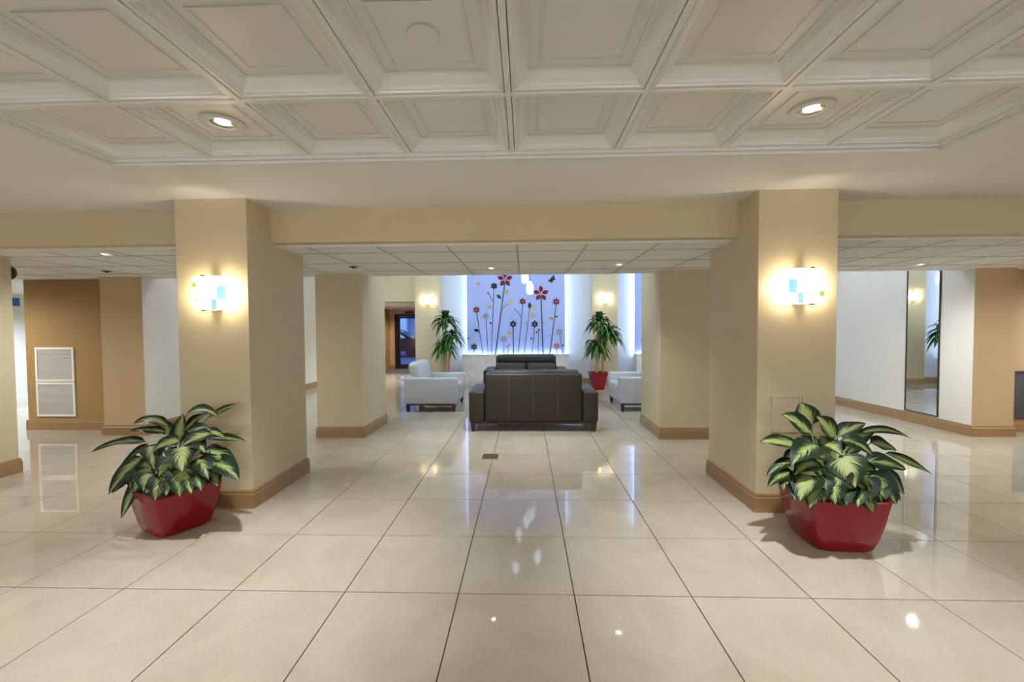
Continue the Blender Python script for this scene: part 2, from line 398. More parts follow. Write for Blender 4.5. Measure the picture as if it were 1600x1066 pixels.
# access panel on the right front pillar
ap = thing('access_panel', 'painted square access panel low on the right front pillar', 'panel', (1.845, PF, .61))
mesh_obj('panel_door', rbox(.012, .228, -.006, 0, .012, .263, .002, 1), 'pillar_paint', ap)
bm = bmesh.new()
for a in ((0, .24, 0, .010), (0, .24, .265, .275), (0, .010, .010, .265), (.230, .24, .010, .265)): box(bm, a[0], a[1], -.009, 0, a[2], a[3])
mesh_obj('panel_frame', bm, 'pillar_paint', ap)

# left block: brown alcove wall with pilaster, white lobby side wall
wl = struct('wall_left', boxbm(-5.40, XL, 5.434, BACK-.1, 0, HIGH), 'wall_white', 'white painted side wall of the lobby on the left')
pillar(-5.665, XL-.004, 5.43, 5.605, LOW+.02, 'flat tan pilaster at the front end of the left lobby wall', 'wall_tan')
wb = struct('wall_alcove', boxbm(-7.08, -5.40, 5.72, 9, 0, 2.4), 'wall_brown', 'ochre brown alcove wall carrying the two white air grilles')
bm = bmesh.new(); bb_run(bm, (-7.098, 5.72), (-5.665, 5.72), (0, -1)); bb_run(bm, (-7.08, 9), (-7.08, 5.702), (-1, 0)); tag(mesh_obj('baseboard_alcove', bm, 'trim_wood'), 'wood baseboard along the brown alcove wall on the left', kind='structure')
bm = bmesh.new(); bb_run(bm, (XL, 5.44), (XL, BACK-.1), (1, 0)); tag(mesh_obj('baseboard_left', bm, 'trim_wood'), 'baseboard along the left lobby wall', kind='structure')
# right block
wr = struct('wall_right', boxbm(XR, XR+.3, 5.444, BACK+.1, 0, HIGH), 'wall_white', 'white painted side wall of the lobby with the tall mirror')
pillar(XR+.004, 6.13, 5.44, 5.605, LOW+.02, 'flat tan pilaster at the front end of the right lobby wall', 'wall_tan')
struct('wall_recess', boxbm(XR+.3, XMAX, 5.70, 5.9, 0, 2.4), 'wall_tan', 'tan recessed wall at the right edge with a dark grille')
bm = bmesh.new(); bb_run(bm, (6.13, 5.70), (XMAX, 5.70), (0, -1)); tag(mesh_obj('baseboard_recess', bm, 'trim_wood'), 'wood baseboard below the dark grille at the right edge', kind='structure')
bm = bmesh.new(); bb_run(bm, (XR, BACK), (XR, 5.45), (-1, 0)); tag(mesh_obj('baseboard_right', bm, 'trim_wood'), 'baseboard along the right lobby wall', kind='structure')
# corridor far left
struct('wall_corridor', boxbm(XMIN-.05, XMIN+.15, 5.0, 14, 0, 2.4), 'wall_white', 'pale wall of the far left corridor')
struct('ceiling', boxbm(XMIN, -7.08, EDGE, 14, 2.14, 2.3), 'ceiling_paint', 'pale ceiling of the far left corridor')
struct('wall_corridor_end', boxbm(XMIN, -7.08, 13.8, 14, 0, 2.3), 'wall_white', 'end wall of the far left corridor')
bm = bmesh.new(); bb_run(bm, (XMIN+.15, 5.0), (XMIN+.15, 13.8), (1, 0)); tag(mesh_obj('baseboard_corridor', bm, 'wall_white'), 'pale baseboard in the far left corridor', kind='structure')
# shell behind and beside the camera
struct('wall_front', boxbm(XMIN, XMAX, FRONT-.2, FRONT, 0, SOF+.2), 'wall_tan', 'tan wall behind the camera')
struct('wall_west', boxbm(XMIN-.2, XMIN, FRONT, 14, 0, SOF+.2), 'wall_tan', 'tan outer wall on the far left')
struct('wall_east', boxbm(XMAX, XMAX+.2, FRONT, 6, 0, SOF+.2), 'wall_tan', 'tan outer wall on the far right')

# lobby back wall with opening on the left, pilasters
bm = bmesh.new()
box(bm, -2.70, XR+.3, BACK, BACK+.2, 0, HIGH)
back = struct('wall_back', bm, 'wall_cool', 'white back wall behind the backlit mural panels')
HZ = 2.095
bm = bmesh.new(); box(bm, -5.4, -2.70, BACK-.1, BACK+.2, HZ, HIGH)
struct('wall_header', bm, 'beam_paint', 'tan wall above the opening to the entrance vestibule')
pillar(-2.735, -2.115, 10.35, BACK+.15, HIGH, 'tan pilaster with a lit sconce beside the entrance')
pillar(1.65, 2.258, 10.35, BACK+.05, HIGH, 'tan pilaster with a lit sconce between the two murals')
bm = bmesh.new(); bb_run(bm, (1.08, BACK), (1.63, BACK), (0, -1)); bb_run(bm, (-2.09, BACK), (-1.53, BACK), (0, -1)); bb_run(bm, (2.28, BACK), (2.65, BACK), (0, -1))
tag(mesh_obj('baseboard_back', bm, 'trim_wood'), 'wood baseboard along the lobby back wall', kind='structure')
# vestibule
VY = 14.62
struct('ceiling', boxbm(-5.0, -2.6, BACK+.1, VY+.1, HZ, HZ+.2), 'ceiling_paint', 'low white ceiling of the entrance vestibule')
struct('wall_vestibule_left', boxbm(-5.1, -4.77, BACK-.1, VY+.2, 0, HZ+.1), 'wall_brown', 'brown side wall of the entrance vestibule')
struct('wall_vestibule_right', boxbm(-2.70, -2.5, BACK+.15, VY+.2, 0, HZ+.1), 'wall_brown', 'hidden side wall of the entrance vestibule')
bm = bmesh.new(); box(bm, -4.77, -4.60, VY, VY+.2, 0, HZ+.1); box(bm, -4.60, -2.70, VY, VY+.2, 1.935, HZ+.1); box(bm, -3.0, -2.7, VY, VY+.2, 0, 1.935)
struct('wall_vestibule_back', bm, 'wall_tan', 'warm tan end wall around the glass entrance door')
bm = bmesh.new(); bb_run(bm, (-4.77, BACK+.1), (-4.77, VY), (1, 0)); bb_run(bm, (-4.77, VY), (-4.6, VY), (0, -1)); tag(mesh_obj('baseboard_vestibule', bm, 'trim_wood'), 'wood baseboard in the entrance vestibule', kind='structure')
# entrance door
door = thing('door_1', 'black framed glass entrance door at the end of the vestibule', None, (-4.60, VY, 0)); door['kind'] = 'structure'
bm = bmesh.new()
for a in ((0, .10, 0, 1.93), (1.50, 1.60, 0, 1.93), (.10, 1.50, 1.86, 1.93)): box(bm, a[0], a[1], .02, .14, a[2], a[3])
mesh_obj('door_frame', bm, 'door_black', door)
for x0 in (.105, .805):
    bm = bmesh.new(); x1 = x0+.69
    for a in ((x0, x0+.075, .01, 1.85), (x1-.06, x1, .01, 1.85), (x0+.075, x1-.06, 1.78, 1.85), (x0+.075, x1-.06, .01, .16)): box(bm, a[0], a[1], .05, .10, a[2], a[3])
    leaf = mesh_obj('door_leaf', bm, 'door_black', door)
    mesh_obj('pane', boxbm(x0+.075, x1-.06, .072, .078, .16, 1.78), 'door_glass', leaf)
    hb = bmesh.new(); hx = x1-.10 if x0 < .5 else x0+.10
    tube(hb, [(hx, .045, .75), (hx, .02, .78), (hx, .02, 1.12), (hx, .045, 1.15)], .012, 8); mesh_obj('pull_handle', hb, 'chrome', leaf)
tag(mesh_obj('door_closer', rbox(-4.22, -3.92, VY-.08, VY-.001, 1.955, 2.015, .01, 2), 'metal_dark'), 'black door closer box mounted above the glass entrance door', 'door closer')
tag(mesh_obj('door_mat', rbox(-4.66, -2.78, 12.95, 14.3, 0, .012, .005, 1), 'mat_grey'), 'grey entrance mat on the floor before the glass door', 'mat')

# outside the door
struct('ground', boxbm(-16, 6, VY+.2, 34, -.14, -.02), 'asphalt', 'bluish pavement outside the entrance door at dusk')
bl = thing('building', 'pale blue-grey building across the street seen through the door', 'building', (-8, 27, 0))
bm = bmesh.new(); box(bm, -8, 9, 0, 2, 0, 5.5); mesh_obj('facade', bm, 'facade', bl)
mesh_obj('cornice', boxbm(-8, 9, -.3, 0, 2.7, 3.0), 'wall_white', bl)
for k in range(10):
    wq = mesh_obj('window', boxbm(-6.6+k*1.5, -5.6+k*1.5, -.06, .02, 1.05, 2.2), 'vent_white', bl)
    mesh_obj('pane', boxbm(-6.5+k*1.5, -5.7+k*1.5, -.08, -.05, 1.12, 2.12), 'pane_glow', wq)
def car(loc, rz, label):
    t = thing('car', label, 'car', loc, rz, 'cars parked outside the door')
    bm = bmesh.new()
    body = [(-2.15, .32), (-2.2, .7), (-2.05, .86), (-1.3, .92), (-.75, 1.4), (.65, 1.44), (1.35, .98), (2.05, .84), (2.2, .6), (2.15, .32)]
    prism(bm, body, 'y', -.86, .86); bmesh.ops.bevel(bm, geom=bm.edges[:], offset=.06, segments=2, affect='EDGES')
    mesh_obj('body', bm, 'car_paint', t, smooth=40)
    for s in (-.865, .85):
        bm = bmesh.new(); prism(bm, [(-1.1, .95), (-.68, 1.34), (.58, 1.37), (1.12, .98)], 'y', s, s+.015); mesh_obj('side_window', bm, 'pane_glow', t)
    for x in (-1.4, 1.4):
        for y in (-.86, .66):
            bm = bmesh.new(); lathe(bm, [(0, 0), (.2, 0), (.32, .02), (.33, .1), (.32, .18), (.2, .2), (0, .2)], 18); bmesh.ops.rotate(bm, verts=bm.verts[:], matrix=Matrix.Rotation(-PI/2, 3, 'X')); bmesh.ops.translate(bm, verts=bm.verts[:], vec=(x, y, .33)); mesh_obj('wheel', bm, 'metal_dark', t, smooth=40)
car((-7.2, 21.6, -.02), .1, 'dark parked car seen through the left of the glass door')
car((-4.6, 23.8, -.02), .05, 'dark parked car further back seen through the glass door')

# ------------------------------------------------------------------ mural panels
MZ0 = .775
def mural(x0, dx, label):
    t = thing('mural_panel', label, 'mural', (x0, 10.45, 0), 0, 'backlit flower murals on the lobby back wall')
    W_ = 2.442
    mesh_obj('panel_board', rbox(0, W_, 0, .05, MZ0, HIGH-.25, .004, 1), 'mural_blue', t)
    for x in (.10, W_-.16): mesh_obj('spacer_batten', boxbm(x, x+.06, .05, .149, MZ0, HIGH-.25), 'grid_white', t)
    for s in (0, 1):
        xx = .045 if s == 0 else W_-.045
        mesh_obj('light_strip', boxbm(xx-.008, xx+.008, .053, .065, MZ0+.02, HIGH-.3), 'led', t)
    PXS = 10.45/F
    def P(cx, cy):
        p = at_y(720+cx*.12667, 425+cy*.12667, 10.45)
        return (p.x+1.455+dx, p.z)
    S = .12667*PXS
    def piece(name, outline, matl, parent=None, d=.012):
        if max(p[0] for p in outline) > W_-.005 or min(p[0] for p in outline) < .005: return None
        bm = bmesh.new(); prism(bm, outline, 'y', -d, 0)
        return mesh_obj(name, bm, matl, parent or t)
    def flower(cx, cy, r, m_, n=6, rot=PI/2):
        x, z = P(cx, cy); R = r*S
        if x+R > W_-.01 or x-R < .01: return
        bm = bmesh.new(); lathe(bm, [(R*.14, 0), (R*.14, .012), (R*.05, .016), (0, .016)], 8); bmesh.ops.rotate(bm, verts=bm.verts[:], matrix=Matrix.Rotation(PI/2, 3, 'X'))
        f = mesh_obj('flower', bm, 'mos_grey', t, (x, 0, z))
        for k in range(n):
            a = rot+2*PI*k/n; out = []
            for q, wv in ((.12, 0), (.42, .24), (.66, .27), (1.05, 0), (.66, -.27), (.42, -.24)):
                out.append((R*(q*math.cos(a)-wv*math.sin(a)), R*(q*math.sin(a)+wv*math.cos(a))))
            bm = bmesh.new(); prism(bm, out, 'y', -.013, 0); mesh_obj('petal', bm, m_, f)
    def stem(ax, ay, bx, by, w0, w1=None):
        w1 = w1 or w0; a, b = Vector(P(ax, ay)), Vector(P(bx, by)); d = (b-a).normalized(); n = Vector((-d.y, d.x))
        piece('stem', [tuple(a-n*w0*S/2), tuple(b-n*w1*S/2), tuple(b+n*w1*S/2), tuple(a+n*w0*S/2)], 'mos_stem', d=.010)
    def leaf(cx, cy, L_, ang, m_):
        x, z = P(cx, cy); a = math.radians(ang); out = []
        for q, wv in ((-.5, 0), (-.25, .22), (.05, .27), (.3, .16), (.5, 0), (.3, -.16), (.05, -.27), (-.25, -.22)):
            out.append((x+L_*S*(q*math.cos(a)-wv*math.sin(a)), z+L_*S*(q*math.sin(a)+wv*math.cos(a))))
        piece('leaf', out, m_)
    for a in ((545, 120, 428, 1020, 14, 18), (988, 290, 1015, 1020, 16, 18), (410, 190, 378, 1020, 8), (193, 480, 275, 1020, 8), (310, 560, 335, 1020, 8), (765, 380, 708, 1020, 9), (1178, 380, 1097, 1020, 8, 16),
              (645, 660, 650, 1020, 14), (912, 660, 875, 1020, 8), (530, 845, 530, 1020, 8), (163, 940, 158, 1020, 7), (1182, 935, 1180, 1020, 7), (1215, 755, 1258, 1020, 8), (960, 725, 953, 1020, 8), (587, 925, 583, 1020, 7),
              (850, 440, 780, 1020, 8), (82, 845, 115, 1020, 8), (400, 365, 338, 265, 8, 6), (503, 468, 575, 395, 8, 6), (745, 550, 668, 462, 8, 6)): stem(*a)
    flower(545, 92, 96, 'mos_red', 5); flower(988, 268, 96, 'mos_red', 5)
    for a in ((410, 175, 44, 'mos_dark'), (193, 468, 44, 'mos_red'), (310, 545, 44, 'mos_grey'), (765, 365, 44, 'mos_red'), (1178, 368, 46, 'mos_red'), (645, 645, 46, 'mos_dark'), (912, 645, 46, 'mos_dark'), (530, 830, 48, 'mos_grey'), (163, 925, 44, 'mos_dark'), (1182, 918, 44, 'mos_coral'), (1215, 740, 48, 'mos_grey')): flower(*a)
    for a in ((355, 435, 66, 180, 'mos_gold'), (568, 250, 66, 60, 'mos_gold'), (615, 382, 74, 25, 'mos_gold'), (900, 450, 66, 20, 'mos_gold'), (885, 540, 72, 25, 'mos_gold'), (1115, 575, 66, 150, 'mos_gold'), (600, 760, 66, 160, 'mos_gold'),
              (470, 305, 74, 135, 'mos_olive'), (192, 720, 72, 160, 'mos_olive'), (850, 415, 84, 90, 'mos_olive'), (370, 632, 38, 150, 'mos_dark'), (1180, 552, 38, 0, 'mos_dark'), (870, 824, 32, 150, 'mos_dark'), (925, 930, 36, 0, 'mos_grey'),
              (1025, 628, 34, 40, 'mos_grey'), (805, 632, 34, 120, 'mos_grey'), (1092, 788, 34, 150, 'mos_grey'), (1262, 908, 32, 60, 'mos_dark'), (935, 742, 38, 200, 'mos_red'), (962, 712, 38, 80, 'mos_red'), (568, 922, 36, 180, 'mos_coral'), (595, 902, 36, 75, 'mos_coral'),
              (92, 822, 38, 70, 'mos_olive'), (338, 262, 34, 120, 'mos_stem'), (664, 460, 34, 120, 'mos_grey')): leaf(*a)
    # butterflies: four wings and a body each
    for cx, cy, s, m_ in ((1120, 85, 1.0, 'mos_olive'), (212, 142, .55, 'mos_gold')):
        for q in ((-18, 20, 62, 200), (2, 32, 44, 250), (18, -18, 62, 60), (30, 5, 44, 15)): leaf(cx+q[0]*s, cy+q[1]*s, q[2]*s, q[3], m_)
        leaf(cx+4*s, cy+2*s, 50*s, 130, m_)
    return t
mural(-1.455, 0, 'backlit pale blue mosaic flower mural behind the two dark sofas')
mural(2.706, .15, 'backlit pale blue mosaic flower mural partly hidden behind right pillars')
for x0, x1, lab in ((-1.518, 1.059, 'veined white marble ledge below the central flower mural'), (2.66, 5.24, 'veined white marble ledge below the right flower mural')):
    t = thing('marble_ledge', lab, 'ledge', (x0, 10.10, 0), 0, 'marble ledges under the murals')
    Wd = x1-x0; n = 3; pw = Wd/n
    for k in range(n): mesh_obj('marble_slab', rbox(k*pw+.001, (k+1)*pw-.001, 0, .30, .06, .745, .003, 1), 'marble', t)
    mesh_obj('plinth', boxbm(.01, Wd-.01, .015, .30, 0, .06), 'marble', t)
    mesh_obj('cap', rbox(-.012, Wd+.012, -.012, .285, .745, .775, .004, 1), 'marble', t)
    mesh_obj('light_strip', boxbm(.06, Wd-.06, .305, .33, .69, .695), 'led', t)
    l = bpy.data.lights.new('trough_light', 'AREA'); l.shape = 'RECTANGLE'; l.size = Wd-.2; l.size_y = .02; l.energy = 4.5; l.color = (.62, .75, 1)
    lo = bpy.data.objects.new('trough_light', l); C.objects.link(lo); lo.parent = t; lo.location = (Wd/2, .315, .705); lo.rotation_euler = (PI, 0, 0)
    mesh_obj('trough', boxbm(.0, Wd, .30, .345, .0, .69), 'marble', t)

# ------------------------------------------------------------------ lamps
def sconce(loc, label, flip, s=1.0, power=9):
    """curved frosted shade held by clips in front of a wall box; local -Y faces the room"""
    t = thing('wall_sconce', label, 'sconce', loc)
    f = -1 if flip else 1
    mesh_obj('wall_plate', rbox(-.055, .055, -.075, 0, -.12, .12, .004, 1), 'vent_white', t)
    for x in (-.075, .075):
        bm = bmesh.new(); lathe(bm, [(0, -.045), (.012, -.04), (.014, 0), (.012, .04), (0, .045)], 10); mesh_obj('bulb', bm, 'bulb_warm', t, (x, -.04, .0), smooth=60)
        lamp('sconce_light', 'POINT', (x*1.25, -.05, .0), power*(1.1 if x*f > 0 else .8), WARM, t, size=.02)
    # bowed glass shade
    def surf(u, off=0): return (-.130+.260*u, -.080-.030*math.sin(PI*u)-off)
    def patch(u0, u1, z0, z1, off, th, n):
        bm = bmesh.new(); A = []; 
        for k in range(n+1):
            x, y = surf(u0+(u1-u0)*k/n, off)
            A.append([bm.verts.new((x*f, y, z0)), bm.verts.new((x*f, y, z1)), bm.verts.new((x*f, y+th, z1)), bm.verts.new((x*f, y+th, z0))])
        for p, q in zip(A, A[1:]):
            for i in range(4): bm.faces.new((p[i], q[i], q[(i+1) % 4], p[(i+1) % 4]))
        bm.faces.new(A[0]); bm.faces.new(A[-1][::-1]); bmesh.ops.recalc_face_normals(bm, faces=bm.faces[:])
        return bm
    sh = mesh_obj('shade', patch(0, 1, -.13, .13, 0, .005, 12), 'shade_glow', t, smooth=40)
    mesh_obj('glass_square', patch(.80, .985, -.045, .05, .0025, .0025, 3), 'shade_blue', sh)
    mesh_obj('glass_square', patch(.66, .75, -.125, -.048, .0025, .0025, 2), 'shade_blue', sh)
    gz = (.045, .078) if not flip else (-.072, -.036)
    mesh_obj('glass_square', patch(.015, .15, gz[0], gz[1], .0025, .0025, 2), 'shade_green', sh)
    for a in ((.152, .158, -.13, .13), (.655, .661, -.13, -.045), (.752, .758, -.13, -.045)): mesh_obj('lead_line', patch(*a, .002, .002, 1), 'shade_line', sh)
    for a in ((.0, .65, -.050, -.047), (.0, .16, .08, .083)): mesh_obj('lead_line', patch(*a, .002, .002, 8), 'shade_line', sh)
    for z in (-.136, .128):
        x, y = surf(.40); mesh_obj('clip', rbox(x*f-.014, x*f+.014, y-.006, y+.03, z, z+.008, .002, 1), 'metal_dark', t)
        mesh_obj('bracket', boxbm(-.05, .05, -.10, -.07, z+.004*(1 if z < 0 else -1), z+.004+.006*(1 if z < 0 else 0)), 'vent_white', t)
    t.scale = (s, s, s)
    return t
sconce((-2.40, PF, 1.683), 'lit frosted glass wall sconce on the left front pillar', False, power=3.1)
sconce((2.04, PF, 1.695), 'lit frosted glass wall sconce on the right front pillar', True, power=3.1)
sconce((-2.41, 10.35, 2.13), 'small distant lit wall sconce on the pilaster beside the entrance', False, .88, power=1.5)
sconce((1.955, 10.35, 2.115), 'small distant lit wall sconce on the pilaster between the murals', True, .88, power=1.5)

def downlight(x, y, z, label, power, col=SOFT, r=.105, lit=True, group=None, cone=115, blend=.8):
    t = thing('downlight', label, 'ceiling light', (x, y, z), 0, group)
    bm = bmesh.new(); lathe(bm, [(r*.56, -.003), (r*.58, -.010), (r*.9, -.014), (r, -.010), (r, .001)], 32)
    for f_ in [f_ for f_ in bm.faces if len(f_.verts) > 8]: bm.faces.remove(f_)
    mesh_obj('trim_ring', bm, 'grid_white', t, smooth=40)
    bm = bmesh.new(); lathe(bm, [(r*.57, -.008), (r*.45, -.003), (r*.2, -.0015), (0, -.001)], 24)
    for f_ in [f_ for f_ in bm.faces if len(f_.verts) > 8]: bm.faces.remove(f_)
    mesh_obj('reflector', bm, 'chrome', t, smooth=60)
    bm = bmesh.new(); lathe(bm, [(r*.36, -.0025), (r*.30, -.006), (r*.15, -.008), (0, -.0085)], 20); mesh_obj('lamp_face', bm, 'bulb_white', t, smooth=60)
    lamp('downlight_beam', 'SPOT', (0, 0, -.02), power, col, t, size=.04, spot=cone, blend=blend)
    return t
ZC = GRID+.060
downlight(GX-2.5*T, GY-.5*T, ZC, 'recessed downlight in the coffered ceiling above the left plant', 150, cone=76, blend=.9)
downlight(GX+2.5*T, GY-.5*T, ZC, 'recessed downlight in the coffered ceiling above the right plant', 150, cone=76, blend=.9)
bm = bmesh.new(); lathe(bm, [(.062, .002), (.062, -.008), (.056, -.012), (0, -.012)], 32)
tag(mesh_obj('cover_plate', bm, 'coffer_gloss', None, (GX-.5*T, GY-1.5*T, ZC), smooth=30), 'round white blank cover plate centred in a coffered ceiling panel', 'cover plate')
for i, j, lab in ((-2.5, 4.5, 'left, nearest the camera'), (2.5, 4.5, 'right, nearest the camera'), (-2.5, 8.5, 'left, farthest back'), (2.5, 8.5, 'right, farthest back'), (-.5, 6.5, 'in the middle')):  # added fill downlights, all out of view
    downlight(GX+i*T, GY-j*T, ZC, 'unseen downlight added in the coffers behind the camera, '+lab, 14, group='added downlights behind the camera', cone=160)
for x, y, lab in ((-4.3, 1.2, 'left of the coffers'), (4.3, 1.2, 'right of the coffers'), (-4.3, -1.8, 'left of the coffers behind the camera'), (4.3, -1.8, 'right of the coffers behind the camera'), (-7.2, 1.5, 'far out to the left'), (7.2, 1.5, 'far out to the right')):  # unseen soffit downlights added as general fill
    downlight(x, y, SOF, 'unseen downlight added in the plain soffit '+lab, 16, group='added downlights in the soffit', cone=160)
downlight(-.40, 4.97, LOW, 'small lit downlight in the tiled ceiling in front of the dark sofa', 70, r=.085, cone=100)
downlight(1.06, 4.78, LOW, 'small lit downlight in the tiled ceiling left of the right pillar', 36, r=.085, cone=110)
downlight(4.57, 5.02, LOW, 'small lit downlight in the tiled ceiling before the tall mirror', 75, r=.085, cone=165)
downlight(-3.9, 3.80, LOW, 'small downlight added in the tiled ceiling to brighten the left wing', 64, r=.085, cone=170)  # this and the two far wing lamps are added to brighten the wings
downlight(-7.4, 4.6, LOW, 'unseen downlight added in the tiled ceiling of the far left wing', 105, r=.085, cone=172)
downlight(7.3, 4.6, LOW, 'unseen downlight added in the tiled ceiling of the far right wing', 105, r=.085, cone=172)
# unseen cove added to brighten the lobby: a bulkhead ledge with an upward strip
t = thing('fill_cove', 'unseen fill cove added on the back of the low ceiling bulkhead', 'fill light', (0, EDGE, 3.2))
mesh_obj('ledge', boxbm(XL+.02, XR-.02, 0, .30, 0, .03), 'ceiling_paint', t)
mesh_obj('lip', boxbm(XL+.02, XR-.02, .28, .30, .03, .10), 'ceiling_paint', t)
l = bpy.data.lights.new('fill_strip', 'AREA'); l.shape = 'RECTANGLE'; l.size = 10.2; l.size_y = .14; l.energy = 430; l.color = COOL
lo = bpy.data.objects.new('fill_strip', l); C.objects.link(lo); lo.parent = t; lo.location = (.26, .15, .05); lo.rotation_euler = (PI-.25, 0, 0)
downlight(-4.2, 11.4, HZ, 'recessed downlight in the vestibule ceiling nearer the lobby', 160, SOFT, r=.07, cone=130)
downlight(-3.9, 13.9, HZ, 'recessed downlight in the vestibule ceiling nearer the door', 60, WARM, r=.07, cone=150)
for y, lab in ((7.4, 'near its entrance'), (10.4, 'at its far end')):  # added cool lamps in place of the corridor's daylight
    downlight(-8.7, y, 2.14, 'cool downlight added in the far left corridor ceiling '+lab, 200, COOL, r=.08, group='added corridor downlights', cone=150)
for x, lab in ((-6.2, 'far left'), (-2.1, 'left of the middle'), (2.1, 'right of the middle'), (6.2, 'far right')):  # unseen globes added to light the coffers, beam and pillar fronts
    t = thing('fill_globe', 'unseen fill globe added on the wall behind the camera, '+lab, 'wall lamp', (x, FRONT, 1.75), 0, 'added fill globes behind the camera')
    bm = bmesh.new(); lathe(bm, [(0, 0), (.06, 0), (.06, .012), (.02, .02), (.015, .09), (0, .09)], 20); bmesh.ops.rotate(bm, verts=bm.verts[:], matrix=Matrix.Rotation(-PI/2, 3, 'X')); mesh_obj('wall_mount', bm, 'chrome', t, smooth=40)
    bm = bmesh.new(); bmesh.ops.create_uvsphere(bm, u_segments=20, v_segments=12, radius=.11); mesh_obj('globe', bm, 'fill_glow', t, (0, .19, 0), smooth=80)
    lamp('fill_light', 'POINT', (0, .19, 0), 330, (.80, .89, 1), t, size=.125)
# small ceiling fittings
def sprinkler(x, y, label):
    bm = bmesh.new(); lathe(bm, [(.05, .002), (.05, -.003), (.03, -.008), (.014, -.014), (.014, -.018), (0, -.018)], 20)
    tag(mesh_obj('sprinkler', bm, 'metal_dark', None, (x, y, LOW), smooth=30), label, 'sprinkler', 'sprinkler heads in the tiled ceiling')
sprinkler(-1.97, 4.78, 'small dark sprinkler head in the tiled ceiling before the left second pillar')
sprinkler(-5.02, 4.9, 'small dark sprinkler head in the tiled ceiling above the left alcove')

def pendant(x, y, z, label, s=1.0):
    t = thing('pendant_light', label, 'pendant light', (x, y, z), 0, 'glass pendant lights')
    bm = bmesh.new(); lathe(bm, [(.045, -.125), (.060, -.10), (.074, -.04), (.076, .0), (.068, .05), (.045, .10), (.022, .13), (.018, .14)], 20)
    mesh_obj('shade', bm, 'pendant_glow', t, smooth=60)
    bm = bmesh.new(); lathe(bm, [(.019, .135), (.021, .17), (.008, .185), (0, .185)], 14); mesh_obj('socket_cap', bm, 'chrome', t, smooth=40)
    bm = bmesh.new(); tube(bm, [(0, 0, .18), (0, 0, HIGH-z-.02)], .003, 6); mesh_obj('cord', bm, 'metal_dark', t)
    bm = bmesh.new(); lathe(bm, [(.05, HIGH-z), (.05, HIGH-z-.015), (.02, HIGH-z-.03), (0, HIGH-z-.03)], 18); mesh_obj('canopy', bm, 'chrome', t, smooth=40)
for k, (x, y, z, lab) in enumerate(((.092, 8.0, 2.165, 'lowest glass pendant hanging before the central mural'), (.0, 8.2, 2.40, 'glass pendant cut by the ceiling edge before the central mural'),
        (-.148, 8.4, 2.765, 'glass pendant above the sofas seen only as a floor reflection'), (.213, 7.9, 2.96, 'high glass pendant above the sofas seen as a floor reflection'),
        (-.21, 8.1, 3.29, 'highest glass pendant above the sofas seen as a floor reflection'), (3.568, 8.0, 2.27, 'glass pendant in the gap between the two right pillars'),
        (3.56, 8.25, 2.71, 'glass pendant above the right seating seen as a floor reflection'), (3.53, 7.85, 3.17, 'highest glass pendant of the right cluster seen as reflection'))):
    pendant(x, y, z, lab)

# ------------------------------------------------------------------ seating
def sofa(label, loc, rz, depth=.90, w=1.75, lm='leather_brown', st='stitch', group=None):
    """two-seat sofa; local -Y is the back, faces +Y, base centre at origin of its back edge"""
    t = thing('sofa', label, 'sofa', loc, rz, group); h = w/2; aw = .215
    mesh_obj('back_panel', rbox(-h+aw, h-aw, 0, .20, .135, .795, .035, 4), lm, t, smooth=50)
    for s in (-1, 1):
        a, b = sorted((s*h, s*(h-aw+.004)))
        mesh_obj('arm', rbox(a, b, 0, depth, .135, .55, .03, 4), lm, t, smooth=50)
        c0, c1 = sorted((s*.006, s*(h-aw-.004)))
        mesh_obj('seat_cushion', rbox(c0, c1, .20, depth+.01, .27, .45, .035, 4), lm, t, smooth=50)
        bm = rbox(c0, c1, -.075, .075, -.16, .16, .05, 4); bmesh.ops.rotate(bm, verts=bm.verts[:], matrix=Matrix.Rotation(math.radians(10), 3, 'X'))
        bmesh.ops.translate(bm, verts=bm.verts[:], vec=(0, .285, .50)); mesh_obj('back_cushion', bm, lm, t, smooth=50)
    bm = rbox(-h+aw+.03, h-aw-.03, .07, .26, .655, .83, .045, 4); mesh_obj('headrest', bm, lm, t, smooth=50)
    mesh_obj('seat_base', rbox(-h+aw, h-aw, .02, depth-.01, .137, .28, .01, 2), lm, t, smooth=40)
    mesh_obj('rail', rbox(-h+.02, h-.02, .02, depth-.02, .105, .137, .005, 1), 'mahogany', t)
    for x in (-h+.055, h-.055):
        for y in (.055, depth-.055):
            bm = bmesh.new(); A = [bm.verts.new((x+sx*.02, y+sy*.02, 0)) for sx, sy in ((-1, -1), (1, -1), (1, 1), (-1, 1))]; B = [bm.verts.new((x+sx*.034, y+sy*.034, .108)) for sx, sy in ((-1, -1), (1, -1), (1, 1), (-1, 1))]
            bm.faces.new(A[::-1]); bm.faces.new(B)
            for i in range(4): bm.faces.new((A[i], A[(i+1) % 4], B[(i+1) % 4], B[i]))
            mesh_obj('leg', bm, 'mahogany', t)
    for x in (-.33, 0, .33): mesh_obj('seam', boxbm(x-.0022, x+.0022, -.0012, .003, .17, .76), st, t)
    mesh_obj('seam', boxbm(-h+aw+.04, h-aw-.04, -.0012, .003, .735, .739), st, t)
    return t
sofa('dark brown leather sofa seen from behind in the middle of the lobby', (.102, 5.63, 0), 0, group='dark leather sofas')
sofa('dark brown leather sofa with grey headrest facing the camera below the mural', (.012, 9.42, 0), PI, group='dark leather sofas')
